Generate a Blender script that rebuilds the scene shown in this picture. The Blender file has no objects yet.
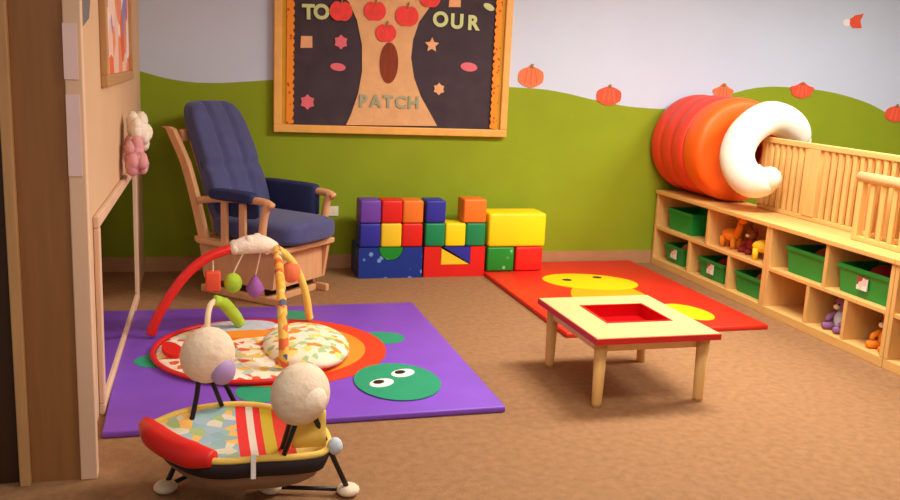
import bpy, bmesh, math, random
from mathutils import Vector, Matrix
random.seed(7)
C = bpy.context.scene.collection
PI = math.pi

# ------------------------------------------------------------------ camera
H = 1.52
FPX, PITCH, YAW, ROLL = 901.23, 0.201821, 0.28495, -0.0453005
cy, sy, cp, sp = math.cos(YAW), math.sin(YAW), math.cos(PITCH), math.sin(PITCH)
fwd = Vector((sy*cp, cy*cp, -sp)); right0 = Vector((cy, -sy, 0)); down0 = fwd.cross(right0)
cr, sr = math.cos(ROLL), math.sin(ROLL)
RIGHT = cr*right0 + sr*down0
DOWN = -sr*right0 + cr*down0
EYE = Vector((0, 0, H))
cam = bpy.data.cameras.new('camera'); cam.sensor_width = 36.0; cam.lens = 36.0*FPX/900.0
cam.clip_start = 0.05
co = bpy.data.objects.new('camera', cam); C.objects.link(co)
up = -DOWN; back = -fwd
co.matrix_world = Matrix(((RIGHT.x, up.x, back.x, 0), (RIGHT.y, up.y, back.y, 0), (RIGHT.z, up.z, back.z, H), (0, 0, 0, 1)))
bpy.context.scene.camera = co

def ray(px, py):
    return RIGHT*((px-450)/FPX) + DOWN*((py-250)/FPX) + fwd
def on_floor(px, py, z=0.0):
    d = ray(px, py); return EYE + d*((z-H)/d.z)
def on_y(px, py, Y):
    d = ray(px, py); return EYE + d*(Y/d.y)
def on_plane(px, py, p0, n):
    d = ray(px, py); return EYE + d*((p0-EYE).dot(n)/d.dot(n))

# ------------------------------------------------------------------ materials
def lin(c):
    out = []
    for v in c:
        v = v/255.0
        out.append(v/12.92 if v <= 0.04045 else ((v+0.055)/1.055)**2.4)
    return (*out, 1.0)

def mat(name, rgb, rough=0.6, var=0.08, scale=8.0, bump=0.0, bscale=60.0, spec=0.4, metal=0.0, stretch=None, sheen=0.0):
    m = bpy.data.materials.new(name); m.use_nodes = True
    nt = m.node_tree; b = nt.nodes['Principled BSDF']
    b.inputs['Roughness'].default_value = rough
    b.inputs['Specular IOR Level'].default_value = spec
    b.inputs['Metallic'].default_value = metal
    if sheen: b.inputs['Sheen Weight'].default_value = sheen
    c = lin(rgb)
    tc = nt.nodes.new('ShaderNodeTexCoord'); mp = nt.nodes.new('ShaderNodeMapping')
    nt.links.new(tc.outputs['Object'], mp.inputs[0])
    if stretch: mp.inputs['Scale'].default_value = stretch
    n = nt.nodes.new('ShaderNodeTexNoise'); n.inputs['Scale'].default_value = scale; n.inputs['Detail'].default_value = 4
    nt.links.new(mp.outputs[0], n.inputs['Vector'])
    r = nt.nodes.new('ShaderNodeValToRGB')
    r.color_ramp.elements[0].position = 0.3; r.color_ramp.elements[1].position = 0.7
    r.color_ramp.elements[0].color = tuple(v*(1-var) for v in c[:3])+(1,)
    r.color_ramp.elements[1].color = tuple(min(1, v*(1+var)) for v in c[:3])+(1,)
    nt.links.new(n.outputs['Fac'], r.inputs[0]); nt.links.new(r.outputs[0], b.inputs['Base Color'])
    if bump:
        n2 = nt.nodes.new('ShaderNodeTexNoise'); n2.inputs['Scale'].default_value = bscale
        nt.links.new(tc.outputs['Object'], n2.inputs['Vector'])
        bp = nt.nodes.new('ShaderNodeBump'); bp.inputs['Strength'].default_value = bump; bp.inputs['Distance'].default_value = 0.01
        nt.links.new(n2.outputs['Fac'], bp.inputs['Height']); nt.links.new(bp.outputs[0], b.inputs['Normal'])
    return m

def spots(name, cols, scale=14.0, rough=0.8, interp='CONSTANT'):
    """printed cloth: random cells of several colours"""
    m = bpy.data.materials.new(name); m.use_nodes = True
    nt = m.node_tree; b = nt.nodes['Principled BSDF']; b.inputs['Roughness'].default_value = rough
    tc = nt.nodes.new('ShaderNodeTexCoord')
    v = nt.nodes.new('ShaderNodeTexVoronoi'); v.inputs['Scale'].default_value = scale
    nt.links.new(tc.outputs['Object'], v.inputs['Vector'])
    s = nt.nodes.new('ShaderNodeSeparateColor'); nt.links.new(v.outputs['Color'], s.inputs[0])
    r = nt.nodes.new('ShaderNodeValToRGB'); r.color_ramp.interpolation = interp
    el = r.color_ramp.elements
    while len(el) < len(cols): el.new(0.5)
    for i, c in enumerate(cols):
        el[i].position = i/len(cols); el[i].color = lin(c)
    nt.links.new(s.outputs[0], r.inputs[0]); nt.links.new(r.outputs[0], b.inputs['Base Color'])
    return m

def dots(name, base, dot, scale=11.0, size=0.28, rough=0.45):
    """printed vinyl: pale dots scattered over a colour"""
    m = bpy.data.materials.new(name); m.use_nodes = True
    nt = m.node_tree; b = nt.nodes['Principled BSDF']; b.inputs['Roughness'].default_value = rough
    tc = nt.nodes.new('ShaderNodeTexCoord')
    v = nt.nodes.new('ShaderNodeTexVoronoi'); v.inputs['Scale'].default_value = scale
    nt.links.new(tc.outputs['Object'], v.inputs['Vector'])
    r = nt.nodes.new('ShaderNodeValToRGB')
    r.color_ramp.elements[0].position = size; r.color_ramp.elements[0].color = lin(dot)
    r.color_ramp.elements[1].position = size+0.08; r.color_ramp.elements[1].color = lin(base)
    nt.links.new(v.outputs['Distance'], r.inputs[0]); nt.links.new(r.outputs[0], b.inputs['Base Color'])
    return m

M = {}
M['sky'] = mat('sky_blue_paint', (200, 214, 234), 0.85, 0.02, 2)
M['hill'] = mat('green_hill_paint', (140, 160, 20), 0.8, 0.05, 3)
M['base'] = mat('tan_vinyl_baseboard', (186, 142, 100), 0.6, 0.05)
M['tanwall'] = mat('peach_wall_paint', (220, 184, 144), 0.85, 0.03, 3)
M['ceiling'] = mat('white_ceiling_tile', (235, 232, 225), 0.9, 0.03, 20)
M['casing'] = mat('pale_casing_paint', (228, 190, 158), 0.6, 0.06, 5, stretch=(1, 1, 0.3))
M['brown'] = mat('brown_wood', (148, 100, 56), 0.5, 0.10, 6, stretch=(6, 6, 0.4))
M['brown_light'] = mat('light_brown_wood', (192, 146, 96), 0.5, 0.10, 6, stretch=(6, 6, 0.4))
M['brown_dark'] = mat('dark_brown_wood', (62, 36, 16), 0.5, 0.10, 6, stretch=(6, 6, 0.4))
M['carpet'] = mat('brown_carpet', (158, 118, 82), 0.95, 0.13, 26, 0.5, 220, 0.1)
M['maple'] = mat('maple_wood', (230, 182, 108), 0.45, 0.07, 5, stretch=(5, 0.7, 5))
M['maple_v'] = mat('maple_wood_upright', (228, 180, 108), 0.45, 0.08, 5, stretch=(5, 5, 0.7))
M['plywood'] = mat('plywood_panel', (222, 166, 92), 0.5, 0.08, 5, stretch=(5, 5, 0.7))
M['birch'] = mat('birch_table_top', (234, 188, 126), 0.35, 0.05, 5, stretch=(5, 0.7, 5))
M['glider_wood'] = mat('glider_wood', (226, 170, 122), 0.4, 0.08, 6, stretch=(4, 4, 0.8))
M['navy'] = mat('blue_grey_upholstery', (78, 82, 126), 0.85, 0.10, 10, 0.25, 140, 0.2, sheen=0.2)
M['navy_dark'] = mat('navy_upholstery', (50, 57, 98), 0.85, 0.10, 10, 0.25, 140, 0.2)
M['purple'] = mat('purple_vinyl', (130, 76, 198), 0.45, 0.06, 5, 0.15, 12)
M['purple_block'] = mat('purple_block_vinyl', (112, 66, 172), 0.45, 0.04)
M['red'] = mat('red_vinyl', (226, 34, 28), 0.42, 0.05, 5)
M['mat_red'] = mat('red_mat_vinyl', (228, 44, 26), 0.45, 0.06, 4, 0.1, 12)
M['red_ring'] = mat('orange_red_cloth', (232, 66, 30), 0.5, 0.05, 5)
M['orange'] = mat('orange_vinyl', (240, 124, 40), 0.45, 0.05, 5)
M['orange_ring'] = mat('orange_cloth', (246, 152, 46), 0.5, 0.05, 5)
M['tun_red'] = mat('tunnel_red_fabric', (234, 66, 44), 0.5, 0.07, 5, 0.2, 14)
M['tun_orange'] = mat('tunnel_orange_fabric', (246, 100, 22), 0.5, 0.05, 5, 0.2, 14)
M['tun_white'] = mat('tunnel_white_fabric', (236, 230, 212), 0.6, 0.05, 6, 0.3, 12)
M['tun_in'] = mat('tunnel_lining', (196, 86, 40), 0.7, 0.05, 6)
M['yellow'] = mat('yellow_vinyl', (252, 224, 22), 0.45, 0.03, 5)
M['yellow_mat'] = mat('yellow_applique', (252, 212, 14), 0.45, 0.04, 5)
M['amber'] = mat('amber_applique', (240, 172, 22), 0.45, 0.04, 5)
M['yellow_block'] = mat('golden_block_vinyl', (246, 206, 40), 0.45, 0.04, 5)
M['blue'] = mat('blue_block_vinyl', (46, 48, 160), 0.45, 0.05, 5)
M['blue_dots'] = dots('blue_star_print', (14, 52, 146), (120, 160, 220), 13, 0.16)
M['green'] = mat('green_block_vinyl', (18, 138, 84), 0.45, 0.05, 5)
M['green_dots'] = dots('green_star_print', (16, 142, 40), (130, 214, 140), 13, 0.16)
M['turtle'] = mat('turtle_green_cloth', (34, 158, 116), 0.5, 0.06, 6)
M['white'] = mat('white_cloth', (244, 242, 238), 0.7, 0.03)
M['black'] = mat('black_metal', (22, 20, 22), 0.4, 0.05)
M['dark_cloth'] = mat('dark_trim_cloth', (40, 26, 30), 0.8, 0.06)
M['bin'] = mat('green_bin_plastic', (20, 146, 60), 0.35, 0.05, 5)
M['label'] = spots('picture_card', [(240, 236, 224), (228, 206, 190), (240, 236, 224), (160, 70, 60)], 26)
M['toy_orange'] = mat('orange_plush', (240, 140, 30), 0.9, 0.10, 20, 0.3, 90)
M['toy_red'] = mat('dark_red_plush', (150, 40, 38), 0.9, 0.10, 20, 0.3, 90)
M['toy_pink'] = mat('pink_plush', (222, 140, 130), 0.9, 0.10, 20, 0.3, 90)
M['toy_lilac'] = mat('lilac_cloth', (150, 104, 158), 0.9, 0.10, 20, 0.3, 90)
M['toy_pale'] = mat('pale_blue_cloth', (196, 206, 220), 0.9, 0.08, 20, 0.3, 90)
M['toy_brown'] = mat('brown_plush', (140, 84, 44), 0.9, 0.08, 20, 0.3, 90)
M['paper_black'] = mat('black_board_paper', (66, 54, 62), 0.85, 0.16, 7)
M['paper_tan'] = mat('crinkled_tan_paper', (226, 176, 124), 0.85, 0.08, 9, 0.4, 24)
M['frame_wood'] = mat('honey_frame_wood', (238, 178, 92), 0.4, 0.07, 6, stretch=(2, 2, 2))
M['mustard'] = mat('mustard_border', (206, 154, 34), 0.7, 0.06)
M['scallop'] = dots('orange_leaf_border', (244, 146, 26), (196, 70, 14), 26, 0.2, 0.7)
M['apple'] = mat('red_apple_paper', (238, 70, 64), 0.8, 0.10, 24)
M['knot'] = mat('rust_brown_paper', (138, 58, 30), 0.8, 0.16, 12, stretch=(5, 1, 0.7))
M['letter'] = mat('pale_green_letter', (206, 216, 150), 0.7, 0.03)
M['letter_teal'] = mat('sage_letter', (164, 168, 136), 0.7, 0.06)
M['pink_paper'] = mat('pink_paper', (228, 112, 124), 0.8, 0.06, 20)
M['peach_paper'] = mat('peach_paper', (236, 176, 126), 0.8, 0.06, 20)
M['pumpkin'] = mat('orange_pumpkin_paper', (240, 122, 76), 0.7, 0.08, 16, stretch=(5, 1, 1))
M['pumpkin_red'] = mat('red_orange_paper', (238, 88, 58), 0.7, 0.08, 16, stretch=(5, 1, 1))
M['stem'] = mat('stem_paper', (150, 110, 50), 0.8, 0.05)
M['plate'] = mat('ivory_plastic', (236, 230, 214), 0.4, 0.02)
M['hub'] = mat('beige_hub_plush', (234, 212, 184), 0.85, 0.07, 14, 0.5, 40)
M['hub_face'] = mat('cream_hub_face', (246, 228, 204), 0.8, 0.05, 12, 0.4, 40)
M['lilac_face'] = mat('lavender_hub_face', (168, 140, 190), 0.5, 0.05, 6)
M['lime'] = mat('lime_cloth', (178, 214, 62), 0.8, 0.10, 24)
M['yellow_tube'] = mat('pale_yellow_cloth', (240, 202, 96), 0.8, 0.06, 14)
M['cream'] = mat('cream_cloth', (244, 226, 188), 0.8, 0.05, 14)
M['plush_white'] = mat('white_plush', (244, 226, 206), 0.95, 0.06, 20, 0.5, 60)
M['gym_print'] = spots('gym_mat_print', [(246, 232, 206), (250, 240, 220), (232, 196, 90), (246, 232, 206), (226, 92, 50), (242, 220, 180), (190, 206, 190)], 24)
M['pillow_print'] = spots('pillow_print', [(250, 238, 206), (246, 226, 120), (250, 238, 206), (240, 150, 60), (250, 240, 214), (180, 206, 150)], 26)
M['strip_print'] = spots('checked_strip_print', [(240, 176, 60), (90, 96, 116), (244, 206, 120), (230, 110, 50), (240, 190, 80)], 26)
M['seat_print'] = spots('blue_patch_print', [(146, 178, 176), (150, 176, 186), (214, 206, 180), (140, 172, 172), (236, 180, 90), (160, 182, 120), (156, 180, 190)], 19)
M['belly'] = mat('grey_sling_cloth', (140, 112, 88), 0.9, 0.08, 10)
M['lilac'] = mat('purple_toy', (164, 96, 178), 0.7, 0.05)
M['art'] = spots('painted_art', [(240, 200, 180), (226, 110, 60), (244, 214, 196), (236, 150, 110), (244, 230, 220), (150, 140, 200)], 7)
M['notice'] = mat('pale_pink_paper', (240, 208, 204), 0.8, 0.04)
M['notice_grey'] = mat('grey_paper', (120, 116, 116), 0.8, 0.05)
M['petal_pink'] = mat('pink_tissue', (222, 158, 162), 0.85, 0.10, 14)
M['petal_white'] = mat('white_tissue', (244, 232, 214), 0.85, 0.06, 14)
M['tray_red'] = mat('red_tray_plastic', (204, 14, 20), 0.2, 0.04)
M['edge_red'] = mat('red_table_edging', (204, 36, 32), 0.4, 0.04)
M['light_frame'] = mat('white_metal', (240, 240, 238), 0.5, 0.01)
mm = bpy.data.materials.new('mirror_glass'); mm.use_nodes = True
b = mm.node_tree.nodes['Principled BSDF']; b.inputs['Metallic'].default_value = 1; b.inputs['Roughness'].default_value = 0.03
b.inputs['Base Color'].default_value = (0.62, 0.60, 0.58, 1)
M['mirror'] = mm
em = bpy.data.materials.new('lit_diffuser'); em.use_nodes = True
b = em.node_tree.nodes['Principled BSDF']; b.inputs['Emission Color'].default_value = (1, 0.9, 0.76, 1); b.inputs['Emission Strength'].default_value = 4
M['lit'] = em

# ------------------------------------------------------------------ geometry helpers
def empty(name, loc=(0, 0, 0), rz=0.0):
    o = bpy.data.objects.new(name, None); C.objects.link(o)
    o.location = loc; o.rotation_euler = (0, 0, rz); o.empty_display_size = 0.05
    return o
def tag(o, label=None, cat=None, group=None, kind=None):
    if label: o['label'] = label
    if cat: o['category'] = cat
    if group: o['group'] = group
    if kind: o['kind'] = kind
    return o
def thing(name, label, cat, loc=(0, 0, 0), rz=0.0, group=None):
    return tag(empty(name, loc, rz), label, cat, group)
def obj(name, bm, m, parent=None, smooth=False, label=None, origin=None):
    me = bpy.data.meshes.new(name)
    bmesh.ops.recalc_face_normals(bm, faces=bm.faces[:])
    if origin is not None: bmesh.ops.translate(bm, verts=bm.verts[:], vec=-Vector(origin))
    bm.to_mesh(me); bm.free()
    for x in (m if isinstance(m, (list, tuple)) else [m]): me.materials.append(x)
    if smooth:
        for p in me.polygons: p.use_smooth = True
    o = bpy.data.objects.new(name, me); C.objects.link(o)
    if parent: o.parent = parent
    if origin is not None: o.location = origin
    if label: o['label'] = label
    return o
def copy_tree(o, parent=None):
    c = o.copy(); C.objects.link(c)
    if parent: c.parent = parent
    for ch in [x for x in o.children]: copy_tree(ch, c)
    return c

def bx(x0, x1, y0, y1, z0, z1, bev=0.0, seg=2, bm=None):
    bm2 = bmesh.new()
    r = bmesh.ops.create_cube(bm2, size=1)
    for v in bm2.verts:
        v.co = Vector(((x0+x1)/2+v.co.x*(x1-x0), (y0+y1)/2+v.co.y*(y1-y0), (z0+z1)/2+v.co.z*(z1-z0)))
    if bev: bmesh.ops.bevel(bm2, geom=bm2.edges[:]+bm2.verts[:], offset=bev, segments=seg, profile=0.5, affect='EDGES')
    return join(bm, bm2)
def join(bm, bm2):
    if bm is None: return bm2
    me = bpy.data.meshes.new('tmp'); bm2.to_mesh(me); bm2.free(); bm.from_mesh(me); bpy.data.meshes.remove(me)
    return bm
def tube(pts, r, n=12, bm=None, caps=True, closed=False):
    """swept tube along pts; r is a number or a list"""
    bm2 = bmesh.new(); pts = [Vector(p) for p in pts]; rings = []
    N = len(pts)
    rs = r if isinstance(r, (list, tuple)) else [r]*N
    t0 = (pts[1]-pts[0]).normalized()
    ref = Vector((0, 0, 1)) if abs(t0.z) < 0.9 else Vector((1, 0, 0))
    u = t0.cross(ref).normalized()
    for i, p in enumerate(pts):
        if closed: t = (pts[(i+1) % N]-pts[i-1]).normalized()
        else: t = (pts[min(i+1, N-1)]-pts[max(i-1, 0)]).normalized()
        u = (u - t*u.dot(t)).normalized(); w = t.cross(u)
        rings.append([bm2.verts.new(p+(u*math.cos(a)+w*math.sin(a))*rs[i]) for a in [2*PI*k/n for k in range(n)]])
    for i in range(N if closed else N-1):
        a, b_ = rings[i], rings[(i+1) % N]
        for k in range(n):
            bm2.faces.new((a[k], a[(k+1) % n], b_[(k+1) % n], b_[k]))
    if caps and not closed:
        bm2.faces.new(rings[0][::-1]); bm2.faces.new(rings[-1])
    return join(bm, bm2)
def ball(c, r, seg=20, bm=None, rot=None):
    """ellipsoid, r number or triple"""
    bm2 = bmesh.new(); bmesh.ops.create_uvsphere(bm2, u_segments=seg, v_segments=max(6, seg//2), radius=1)
    rr = Vector((r, r, r)) if not isinstance(r, (tuple, list)) else Vector(r)
    for v in bm2.verts:
        q = Vector((v.co.x*rr.x, v.co.y*rr.y, v.co.z*rr.z))
        if rot is not None: q = rot @ q
        v.co = q + Vector(c)
    return join(bm, bm2)
def slab(poly, z0, z1, bm=None, bev=0.0):
    """vertical prism over a 2-D polygon in x,y"""
    bm2 = bmesh.new()
    lo = [bm2.verts.new((x, y, z0)) for x, y in poly]; hi = [bm2.verts.new((x, y, z1)) for x, y in poly]
    n = len(poly)
    bm2.faces.new(lo[::-1]); top = bm2.faces.new(hi)
    for i in range(n): bm2.faces.new((lo[i], lo[(i+1) % n], hi[(i+1) % n], hi[i]))
    if bev: bmesh.ops.bevel(bm2, geom=list(top.edges), offset=bev, segments=3, profile=0.5, affect='EDGES')
    return join(bm, bm2)
def wallslab(poly, y0, y1, bm=None):
    """prism over a polygon in x,z between two depths y"""
    bm2 = bmesh.new()
    a = [bm2.verts.new((x, y0, z)) for x, z in poly]; c = [bm2.verts.new((x, y1, z)) for x, z in poly]
    n = len(poly)
    bm2.faces.new(a); bm2.faces.new(c[::-1])
    for i in range(n): bm2.faces.new((a[i], c[i], c[(i+1) % n], a[(i+1) % n]))
    return join(bm, bm2)
def ell(cx, cy_, rx, ry, rot=0.0, n=48, a0=0.0, a1=2*PI):
    out = []
    full = abs(a1-a0-2*PI) < 1e-6
    for k in range(n if full else n+1):
        a = a0+(a1-a0)*k/n
        x, y = rx*math.cos(a), ry*math.sin(a)
        out.append((cx+x*math.cos(rot)-y*math.sin(rot), cy_+x*math.sin(rot)+y*math.cos(rot)))
    return out
def cat(pts, sub=8, closed=False):
    P = [Vector(p) for p in pts]; out = []; n = len(P)
    for i in range(n if closed else n-1):
        if closed: p0, p1, p2, p3 = P[i-1], P[i], P[(i+1) % n], P[(i+2) % n]
        else: p0, p1, p2, p3 = P[max(i-1, 0)], P[i], P[i+1], P[min(i+2, n-1)]
        for k in range(sub):
            t = k/sub
            out.append(0.5*((2*p1)+(p2-p0)*t+(2*p0-5*p1+4*p2-p3)*t*t+(3*p1-p0-3*p2+p3)*t**3))
    if not closed: out.append(P[-1])
    return out
def lathe(profile, center, axis, n=48, bm=None):
    """profile = [(dist along axis, radius)], open surface, closed if ends meet"""
    bm2 = bmesh.new(); ax = Vector(axis).normalized()
    u = ax.cross(Vector((0, 0, 1))).normalized(); w = ax.cross(u); c = Vector(center)
    rings = [[bm2.verts.new(c+ax*d+(u*math.cos(2*PI*k/n)+w*math.sin(2*PI*k/n))*max(r, 1e-4)) for k in range(n)] for d, r in profile]
    for i in range(len(rings)-1):
        for k in range(n): bm2.faces.new((rings[i][k], rings[i][(k+1) % n], rings[i+1][(k+1) % n], rings[i+1][k]))
    return join(bm, bm2)
def cushion(x0, x1, y0, y1, z0, z1, puff=0.3, n=12, channels=0):
    """padded box with rounded edges, in its own frame"""
    bm2 = bmesh.new(); bmesh.ops.create_cube(bm2, size=2)
    bmesh.ops.subdivide_edges(bm2, edges=bm2.edges[:], cuts=n, use_grid_fill=True)
    e = 5.0
    for v in bm2.verts:
        a = v.co.copy()
        k = (abs(a.x)**e+abs(a.y)**e+abs(a.z)**e)**(1/e)
        q = a/k
        f = 1.0
        if channels:
            f = 1.0-0.10*abs(math.sin(q.y*PI*channels/2))**0.6*0 - 0.12*(abs(math.cos(q.y*PI*channels/2))**12)
        v.co = Vector(((x0+x1)/2+q.x*(x1-x0)/2*f, (y0+y1)/2+q.y*(y1-y0)/2, (z0+z1)/2+q.z*(z1-z0)/2*(f if not channels else 1)))
    return bm2

# ================================================================== SETTING
YW = 6.54
XL0, YL0, XL1 = -0.40, 3.30, -0.322        # left wall runs from (XL0,YL0) to (XL1,YW)
def lwx(y): return XL0+(XL1-XL0)*(y-YL0)/(YW-YL0)
bm = bx(-1.6, 8.0, -2.2, YW+0.1, -0.1, 0.0)
tag(obj('floor', bm, M['carpet']), kind='structure')
bm = bx(-1.6, 8.0, -2.2, YW+0.1, 2.75, 2.85)
tag(obj('ceiling', bm, M['ceiling']), kind='structure')
# back wall painted with hills under a pale sky
hill_px = [(120, 66), (143, 72), (165, 78), (190, 82), (215, 83), (240, 82), (270, 80), (330, 76), (420, 78), (480, 84), (510, 87), (540, 89), (565, 93), (590, 99), (610, 103), (625, 106), (645, 108),
           (665, 109), (685, 108), (705, 103), (725, 96), (745, 90), (765, 87), (785, 87), (810, 89), (830, 92), (850, 97), (870, 104), (885, 112), (900, 121)]
prof = [on_y(x, y, YW) for x, y in hill_px]
prof = [(p.x, p.z) for p in cat([(p.x, p.z, 0) for p in prof], 4) for p in [Vector((p.x, 0, p.y))]]
prof = [(-0.45, prof[0][1]+0.03)]+[p for p in prof if p[0] > -0.42]+[(6.6, 1.02), (7.4, 1.1), (8.0, 1.2)]
bm = bmesh.new()
rows = [[bm.verts.new((x, YW, zz)) for zz in (0, z, 2.75)] for x, z in prof]
for i in range(len(rows)-1):
    a, c = rows[i], rows[i+1]
    f1 = bm.faces.new((a[0], c[0], c[1], a[1])); f2 = bm.faces.new((a[1], c[1], c[2], a[2])); f2.material_index = 1
ext = bmesh.ops.extrude_face_region(bm, geom=bm.faces[:])
bmesh.ops.translate(bm, verts=[v for v in ext['geom'] if isinstance(v, bmesh.types.BMVert)], vec=(0, 0.1, 0))
wb = tag(obj('wall_back', bm, [M['hill'], M['sky']]), kind='structure')
bm = wallslab([(-0.33, 0), (8, 0), (8, 0.105), (-0.33, 0.105)], YW-0.014, YW-0.001)
tag(obj('baseboard_back', bm, M['base']), kind='structure')
bm = slab([(XL0-0.1, YL0), (XL0, YL0), (XL1, YW), (XL1-0.1, YW)], 0, 2.75)
tag(obj('wall_left', bm, M['tanwall']), kind='structure')
# doorway at the near end of the left wall
tag(obj('trim_1', bx(-0.394, -0.338, 3.24, 3.299, 0, 2.75, 0.004), M['casing']), kind='structure')
tag(obj('wall_front', bx(-0.556, -0.395, 3.25, 3.299, 0, 2.75), M['brown']), kind='structure')
tag(obj('trim_2', bx(-0.592, -0.557, 3.22, 3.299, 0, 2.75, 0.004), M['brown_light']), kind='structure')
d1 = tag(obj('door_1', bx(-1.5, -0.593, 3.262, 3.299, 0, 2.75), M['brown_dark']), kind='structure')

# ceiling lights (the room's own lamps, and one added fill by the doorway)
def ceiling_light(x, y, power, label, sx=1.2, sy_=0.6):
    t = thing('ceiling_light', label, 'ceiling light', (x, y, 2.75), 0, 'ceiling lights')
    f = bx(-sx/2-0.03, sx/2+0.03, -sy_/2-0.03, sy_/2+0.03, -0.04, -0.001)
    obj('frame', f, M['light_frame'], t)
    obj('diffuser', bx(-sx/2, sx/2, -sy_/2, sy_/2, -0.046, -0.0405), M['lit'], t)
    l = bpy.data.lights.new('ceiling_lamp', 'AREA'); l.shape = 'RECTANGLE'; l.size = sx; l.size_y = sy_
    l.energy = power; l.color = (1.0, 0.95, 0.88)
    o = bpy.data.objects.new('ceiling_lamp', l); C.objects.link(o); o.location = (x, y, 2.69)
    o['label'] = 'lamp'
    return t
ceiling_light(2.8, 4.1, 88, 'ceiling light over the low table')
ceiling_light(4.9, 4.2, 74, 'ceiling light beyond the toy shelves')
ceiling_light(1.7, 2.3, 26, 'ceiling light over the open carpet')
ceiling_light(0.5, 0.4, 26, 'unseen fill light added to brighten the doorway front')  # added fill, no known fixture: lifts the brown doorway front and the swing

# ================================================================== BULLETIN BOARD
YB = YW-0.001
def bw(px, py, y=6.50):
    p = on_y(px, py, y); return (p.x, p.z)
BX0, BX1, BZ0, BZ1 = 0.565, 2.305, 1.005, 2.22
board = thing('bulletin_board', 'large wood framed bulletin board with a paper tree on the green wall', 'bulletin board', (1.43, YB, 1.005))
def bobj(name, bm, m, parent=board, label=None):
    o = obj(name, bm, m, None, label=label); o.parent = parent
    o.matrix_parent_inverse = Matrix.Translation(-Vector(board.location)) if parent is board else Matrix.Identity(4)
    return o
# parts are written in world coordinates and shifted to the board's own frame
def shift(bm): bmesh.ops.translate(bm, verts=bm.verts[:], vec=-Vector(board.location)); return bm
def bpart(name, bm, m, label=None, parent=None):
    return obj(name, shift(bm), m, parent or board, label=label)
fw = 0.055
bm = bx(BX0, BX1, 6.485, YB, BZ0, BZ0+fw, 0.006); bx(BX0, BX1, 6.485, YB, BZ1-fw, BZ1, 0.006, bm=bm)
bx(BX0, BX0+fw, 6.485, YB, BZ0+fw, BZ1-fw, 0.006, bm=bm); bx(BX1-fw, BX1, 6.485, YB, BZ0+fw, BZ1-fw, 0.006, bm=bm)
bpart('frame', bm, M['frame_wood'])
bpart('backing_paper', bx(BX0+fw, BX1-fw, 6.515, YB, BZ0+fw, BZ1-fw), M['paper_black'])
for a_, c_ in ((BX0+fw, BX0+fw+0.042), (BX1-fw-0.03, BX1-fw)): bpart('border_strip', bx(a_, c_, 6.507, 6.514, BZ0+fw, BZ1-fw), M['mustard'], 'mustard border strip')
def scallop(x_in, sgn):
    z = BZ0+fw; pts_o = []; step = 0.05
    zz = z
    pl = [(x_in, z)]
    while zz < BZ1-fw-0.001:
        for k in range(1, 6):
            t = k/5
            pl.append((x_in+sgn*(0.042+0.012*math.sin(t*PI)), min(zz+step*t, BZ1-fw)))
        zz += step
    pl.append((x_in, BZ1-fw))
    return pl
for a_, g_ in ((BX0+fw+0.034, 1), (BX1-fw-0.026, -1)): bpart('scalloped_border', wallslab(scallop(a_, g_), 6.500, 6.5065), M['scallop'], 'orange scalloped border strip')
ltr = [(300, -34), (330, -14), (349, 2), (357, 20), (362, 45), (362, 72), (358, 94), (351, 114), (346, 125)]
rtr = [(437, 126), (430, 113), (421, 97), (414, 78), (411, 58), (413, 40), (419, 22), (429, 8), (446, -8), (480, -34)]
pl = [bw(*p, 6.51) for p in ltr]+[bw(*p, 6.51) for p in rtr]
pl = [(x, min(max(z, BZ0+fw+0.002), BZ1-fw-0.002)) for x, z in pl]
bpart('tree_trunk', wallslab(pl, 6.508, 6.5145), M['paper_tan'], 'tan paper tree trunk')
kx, kz = bw(389, 63, 6.505)
bpart('tree_knot', wallslab(ell(kx, kz, 0.068, 0.145, n=28), 6.503, 6.5075), M['knot'], 'brown oval tree knot')
def apple(px, py, r, i):
    x, z = bw(px, py, 6.503); pts = []
    for k in range(36):
        a = 2*PI*k/36
        rr = r*(1+0.10*math.cos(2*a)*0.4) - r*0.25*math.exp(-((a-PI/2)/0.3)**2)-r*0.12*math.exp(-((a-3*PI/2)/0.3)**2)
        pts.append((x+rr*math.cos(a), z+rr*math.sin(a)*0.98))
    o = bpart('paper_apple', wallslab(pts, 6.4985, 6.5025), M['apple'])
    bpart('apple_stem', wallslab([(x-0.006, z+r*0.6), (x+0.006, z+r*0.6), (x+0.016, z+r*1.15), (x+0.004, z+r*1.15)], 6.4965, 6.498), M['stem'], parent=o)
for i, (px, py, r) in enumerate([(341, 11, 0.078), (375, 11, 0.076), (407, 16, 0.082), (386, 33, 0.072), (430, -2, 0.075), (352, -16, 0.075), (395, -14, 0.075)]): apple(px, py, r, i)
def text_mesh(s, size, offs=0.0):
    cu = bpy.data.curves.new('t', 'FONT'); cu.body = s; cu.size = size; cu.align_x = 'CENTER'; cu.align_y = 'CENTER'
    cu.extrude = 0.003; cu.offset = offs
    o = bpy.data.objects.new('t', cu); C.objects.link(o)
    bpy.context.view_layer.update()
    me = bpy.data.meshes.new_from_object(o.evaluated_get(bpy.context.evaluated_depsgraph_get()))
    bpy.data.objects.remove(o); bpy.data.curves.remove(cu)
    return me
def letter(ch, px, py, size, m, yy=6.502, roll=0.0, offs=0.012):
    me = text_mesh(ch, size, offs); me.materials.clear(); me.materials.append(m)
    x, z = bw(px, py, yy)
    me.transform(Matrix.Translation(Vector((x, yy, z))-Vector(board.location)) @ Matrix.Rotation(roll, 4, 'Y') @ Matrix.Rotation(PI/2, 4, 'X'))
    o = bpy.data.objects.new('letter', me); C.objects.link(o); o.parent = board
    return o
letter('T', 308.5, 12.5, 0.135, M['letter'], 6.508, -0.03, 0.006); letter('O', 321.5, 12.5, 0.135, M['letter'], 6.508, 0.0, 0.006)
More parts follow.
